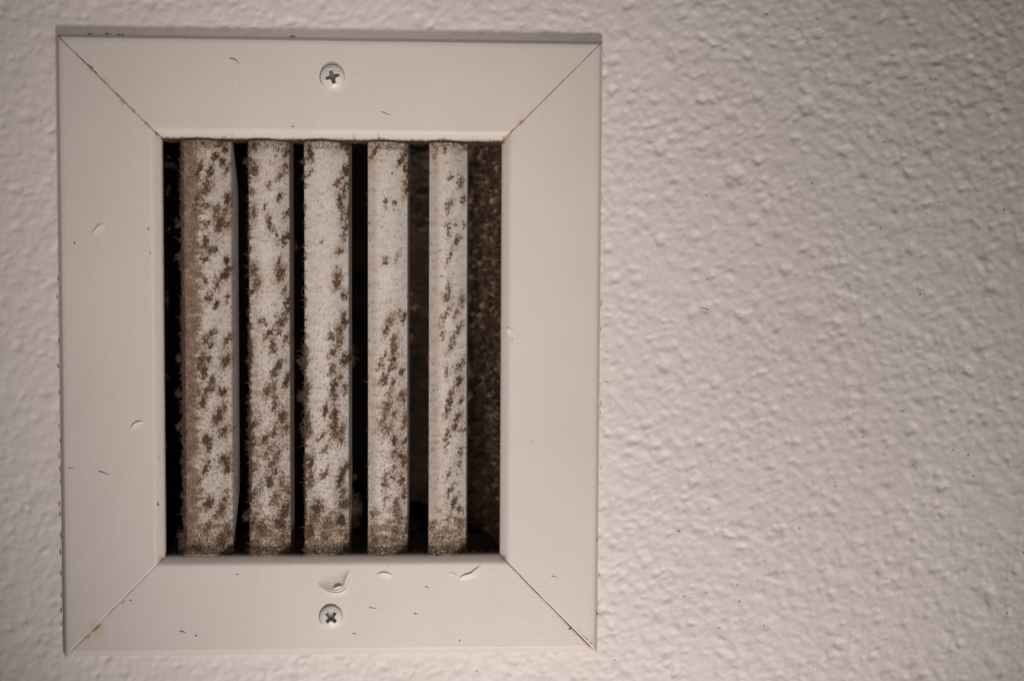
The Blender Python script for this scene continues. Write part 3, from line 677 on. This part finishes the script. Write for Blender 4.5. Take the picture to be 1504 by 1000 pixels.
def louver(s):
    l, r, e = SLATS[s]; nu, nl, nv = 74, 14, 500
    yn, yf, ye = 0.0026, 0.0068, 0.023                        # depths: near edge, end of the face, end of the rolled lip
    mid = 500.0
    def wx(x, Y): return px2w(x, mid, Y)[..., 0]
    pts = [(wx(l + .2, yn + .0009), yn + .0009), (wx(l, yn + .0003), yn + .0003)]
    for t in np.linspace(0, 1, nu):
        Y = yn + (yf - yn) * t - 0.0031 * math.sin(math.pi * t); pts.append((wx(l + .5 + (r - l - .5) * t, Y), Y))
    for t in np.linspace(0, 1, nl)[1:]:
        a = t * math.pi / 2
        Y = yf + (ye - yf) * t; pts.append((wx(r + (e - r) * t ** .75, Y), Y))
    front = len(pts); P = np.array(pts)
    # back skin, 0.9 mm behind
    tang = np.gradient(P, axis=0); tang /= np.linalg.norm(tang, axis=1)[:, None]; nb = np.stack([-tang[:, 1], tang[:, 0]], -1)
    nb *= np.sign(nb[:, 1:2] + 1e-9); back = (P + nb * 0.0008)[::-6]
    ring = np.concatenate([P, back]); nr = len(ring)
    z1 = IT - 0.0005; z0 = IB - 0.0001; zz = np.linspace(z0, z1, nv)
    xj = np.repeat(ring[None, :, 0], nv, 0); yj = np.repeat(ring[None, :, 1], nv, 0); zj = np.repeat(zz[:, None], nr, 1)
    if s == 1:   # the rolled lip is cut back towards both ends
        endd = np.minimum(zj - IB, (IT + 0.006) - zj) / PX; k = 1 - sstep(0, 110, endd)
        sh = np.clip((ring[None, :, 1] - yf) / (ye - yf), 0, 1); xj = xj - k * sh * 4 * PX; yj = yj - k * sh * 0.009
    # gentle unevenness of the painted strip
    rng = np.random.RandomState(200 + s)
    bend = np.convolve(rng.normal(0, 1, nv + 80), np.hanning(81) / 20, 'valid')[:nv]
    xj = xj + bend[:, None] * .12 * PX
    V = np.stack([xj, yj, zj], -1); x, y = w2px(V)
    mk = marks_at(x, y)
    f = np.zeros(nr, bool); f[:front] = True
    # crust stands off the paint where mould and dust have built up
    n2 = np.zeros((nr, 2)); n2[:front] = -nb
    hf = sample(MFN, (x - MX0) * SS, (y - MY0) * SS)
    h = np.clip(hf, 0, 3) * PX * .9 * f[None]
    V[..., 0] += h * n2[None, :, 0]; V[..., 1] += h * n2[None, :, 1]
    lipf = np.clip((ring[:, 1] - yf) / (ye - yf), 0, 1); lipf[front:] = 1
    mk = mk * (1 - .75 * lipf[None, :, None]); mk[..., 1] = np.maximum(mk[..., 1], .35 * lipf[None])  # brown tint on the rolled lip puts some of its shade into the colour
    mk[:, front:] = [.5, .8, 0]
    idx = np.arange(nv * nr).reshape(nv, nr); nx = np.roll(idx, -1, 1)
    Fq = np.stack([idx[:-1], nx[:-1], nx[1:], idx[1:]], -1).reshape(-1, 4)
    caps = [np.array([idx[0][::-1]]), np.array([idx[-1]])]
    o = mesh_obj('louver_slat', V.reshape(-1, 3), [Fq] + caps, M_LOUVER, VENT, attr=mk.reshape(-1, 3))
    return o, V[:, :front], mk[:, :front], n2[:front]
LABEL = {1: 'widest slat, thickly furred with brown dust along its left edge', 2: 'slat with dark mould streaks down its lower half', 3: 'slat with a big dust ball at its lower right',
         4: 'slat clean in its upper half and blotched below', 5: 'narrowest slat, cleanest and with small dark blotches'}

def clump(c, r, n, rng, lng=7, rad=.42):
    n = int(n * .95); k = rng.randint(0, 6, n); sub = rng.normal(0, .5, (6, 3)); sub[0] = 0
    P = (sub[k] + rng.normal(0, .30, (n, 3))) * np.array(r) * PX
    return fibres(c + P, rng.normal(0, 1, (n, 3)), rng.gamma(2.2, .5, n) * lng * PX, rad * PX * rng.uniform(.7, 1.3, n), rng, 1.15, 5)

def slat_fuzz(s, o, V, mk, n2):
    rng = np.random.RandomState(300 + s); nv, nf = mk.shape[:2]; light, dark = [], []
    vis = np.ones((nv, nf)); x, y = w2px(V); vis[(y < 206) | (y > 815)] = 0; vis[:, -4:] = 0
    # short hairs out of the crust
    for lst, wgt, n, ln, sgn in ((light, mk[..., 1] ** 2, {1: 1500, 2: 700, 3: 600, 4: 200, 5: 200}[s], 2.6, 1), (dark, mk[..., 0] ** 2, {1: 2600, 2: 2000, 3: 1900, 4: 1300, 5: 900}[s], 2.3, 1)):
        p = (wgt * vis).ravel(); p /= p.sum(); k = rng.choice(nv * nf, n, p=p); j, i = k // nf, k % nf
        N = np.stack([n2[i, 0], n2[i, 1], 0 * i], -1); d = N + rng.normal(0, .75, (n, 3))
        lst.append(fibres(V[j, i] + N * .2 * PX, d, rng.uniform(.5, 1.5, n) * ln * PX, rng.uniform(.22, .42, n) * PX, rng, .6, 2))
    # ragged fringe on the near left edge
    prof = {1: lambda y: .55 + .45 * sstep(300, 560, y), 2: lambda y: .12 + .55 * np.exp(-((y - 520) / 40) ** 2) + .35 * sstep(560, 640, y) * sstep(760, 690, y) + .2 * np.exp(-((y - 235) / 18) ** 2),
            3: lambda y: .07 + .6 * np.exp(-((y - 530) / 16) ** 2) + .55 * np.exp(-((y - 585) / 22) ** 2) + .5 * np.exp(-((y - 632) / 16) ** 2) + .2 * sstep(660, 690, y),
            4: lambda y: .05 + .06 * sstep(560, 640, y), 5: lambda y: .04 + 0 * y}[s]
    n = {1: 5200, 2: 2200, 3: 2000, 4: 360, 5: 240}[s]
    j = rng.randint(0, nv, n * 3); yy = y[j, 2]; tuft = np.interp(yy, np.arange(200, 830, 3.0), np.clip(rng.gamma(1.2, .8, 210), 0, 2.4))
    keep = (rng.rand(len(j)) < prof(yy)) & (yy > 207) & (yy < 814); j = j[keep][:n]; tuft = tuft[keep][:n]; n = len(j); i = rng.randint(1, 6, n)
    d = np.stack([-np.abs(rng.normal(.9, .4, n)), rng.normal(-.25, .45, n), rng.normal(0, .6, n)], -1)
    light.append(fibres(V[j, i], d, (1.6 + 6.4 * tuft * rng.uniform(.3, 1, n)) * PX, rng.uniform(.28, .52, n) * PX, rng, .9, 4))
    # sparse lint on the far right edge
    n = 190 if s < 4 else 240; j = rng.randint(0, nv, n); j = j[(y[j, -2] > 215) & (y[j, -2] < 805)]; n = len(j)
    d = np.stack([np.abs(rng.normal(.8, .4, n)), rng.normal(-.2, .4, n), rng.normal(0, .6, n)], -1)
    ed = V[j, -12 if s > 1 else -6]
    light.append(fibres(ed, d, rng.gamma(1.5, 1.8, n) * PX, rng.uniform(.2, .38, n) * PX, rng, .7, 3))
    # ends: rubbish packed where the slat meets the ledge and the upper lip
    for row, n in ((np.where(y[:, 20] < 809)[0][0], 700), (np.where(y[:, 20] > 212)[0][-1], 320)):
        j = np.clip(row + rng.randint(-5, 6, n), 0, nv - 1); i = rng.randint(0, nf - 14, n)
        N = np.stack([n2[i, 0], n2[i, 1], 0 * i], -1)
        dark.append(fibres(V[j, i] + N * .3 * PX, N + rng.normal(0, .9, (n, 3)), rng.uniform(1, 4.5, n) * PX, rng.uniform(.25, .5, n) * PX, rng, .8, 3))
    V1, F1 = join(light); a = mesh_obj('dust_fuzz', V1, F1, M_FIBRE, o); a['kind'] = 'stuff'
    V1, F1 = join(dark); a = mesh_obj('mould_fuzz', V1, F1, M_DFIBRE, o); a['kind'] = 'stuff'
    return rng

LV = {}
for s in SLATS:
    o, V, mk, n2 = louver(s); o['label'] = LABEL[s]; slat_fuzz(s, o, V, mk, n2); LV[s] = o

# --- balls of lint caught between the slats: (slat, x, y, depth, rx, ry, hairs, pale)
def lint():
    rng = np.random.RandomState(400)
    items = [(3, 521, 748, .022, 13, 15, 900, 1), (3, 512, 764, .020, 10, 9, 420, 1), (3, 520, 700, .03, 5, 4, 90, 1), (3, 515, 527, .03, 5, 9, 170, 1), (4, 613, 256, .034, 11, 17, 420, 0), (4, 601, 282, .026, 7, 6, 170, 0),
             (4, 607, 452, .022, 4.5, 4, 150, 1), (4, 604, 771, .026, 8, 11, 240, 0), (4, 602, 493, .024, 3.5, 4, 60, 1), (4, 603, 433, .024, 3, 4, 50, 1), (5, 688, 543, .024, 5, 8, 190, 1), (5, 688, 584, .024, 5, 6, 170, 1), (5, 684, 632, .022, 4, 4, 110, 1),
             (5, 686, 443, .024, 3, 6, 80, 1), (5, 688, 405, .024, 3, 4, 40, 1), (2, 433, 365, .026, 5, 5, 110, 1), (2, 429, 223, .022, 4, 4, 60, 1), (2, 364, 759, .004, 6, 6, 200, 1), (2, 363, 236, .004, 4, 4, 60, 1), (3, 446, 238, .004, 4, 4, 60, 1),
             (1, 264, 330, .004, 4, 5, 90, 1), (1, 263, 378, .004, 5, 6, 120, 1), (1, 264, 577, .004, 5, 6, 120, 1), (1, 263, 527, .004, 4, 5, 90, 1), (1, 263, 626, .004, 4, 4, 60, 1), (1, 267, 792, .004, 5, 14, 160, 1), (3, 443, 532, .004, 5, 6, 130, 1), (3, 444, 582, .004, 4, 8, 140, 1), (3, 445, 632, .004, 4, 6, 110, 1)]
    for s, x, y, dp, rx, ry, n, pale in items:
        c = px2w(x, y, dp); k = (1 + dp / .53)
        V, Fc = clump(c, (rx * k * 1.15, rx * k * .8, ry * k * 1.15), int(n * 1.4), rng, 5.6 if rx > 6 else 3.6, .34)
        o = mesh_obj('lint_ball', V, Fc, M_FIBRE if pale else M_DFIBRE, LV[s]); o['kind'] = 'stuff'
    # wisps in the dark gap beside the left rail, one thread across the gap by slat four
    parts = [clump(px2w(x, y, dp), (rx, 4, ry), n * 2, rng, 3.2, .30) for x, y, dp, rx, ry, n in [(251, 241, .012, 8, 7, 70), (247, 283, .012, 4, 6, 26), (248, 338, .012, 4, 3, 18), (245, 440, .007, 3, 7, 34), (246, 552, .010, 3, 3, 18), (244, 652, .008, 2.5, 6, 26), (245, 440, .008, 3, 4, 20)]]
    V, Fc = join(parts); o = mesh_obj('lint_wisps', V, Fc, M_DFIBRE, VENT); o['kind'] = 'stuff'
    V, Fc = join(hair_list([(617, 452, 22, 3, .35)], .022, rng)); o = mesh_obj('lint_thread', V, Fc, M_FIBRE, VENT)
    # hanging fringe under the upper lip and litter on the lower ledge
    n = 6000; px = rng.uniform(240, 738, n); dens = np.interp(px, np.arange(240, 742, 4), rng.uniform(.1, 1, 126)); dp = .0014 + .0065 * rng.rand(n); P = px2w(px, np.full(n, 500.), dp); P[:, 2] = CH_TZ - .0002
    d = np.stack([rng.normal(0, .6, n), rng.normal(-.2, .4, n), -np.abs(rng.normal(.8, .4, n))], -1)
    V, Fc = fibres(P, d, (1.5 + 12 * dens * rng.rand(n) ** 2) * PX, rng.uniform(.25, .5, n) * PX, rng, .6, 3)
    o = mesh_obj('dust_fringe', V, Fc, M_DFIBRE, CH_T); o['kind'] = 'stuff'
    n = 8000; px = rng.uniform(240, 735, n); dp = .0026 + .05 * rng.rand(n) ** 2.2; P = px2w(px, np.full(n, 500.), dp); P[:, 2] = np.where(dp < .014, IB + .0001, CH_BZ + .0003 - dp * .03)
    d = np.stack([rng.normal(0, .9, n), rng.normal(0, .6, n), np.abs(rng.normal(.3, .45, n))], -1)
    V, Fc = fibres(P, d, rng.gamma(2, 1.9, n) * PX, rng.uniform(.25, .55, n) * PX, rng, .8, 3)
    o = mesh_obj('dust_litter', V, Fc, M_DFIBRE, CH_B); o['kind'] = 'stuff'
CH_TZ, CH_BZ = IT, IB - .0011
lint()
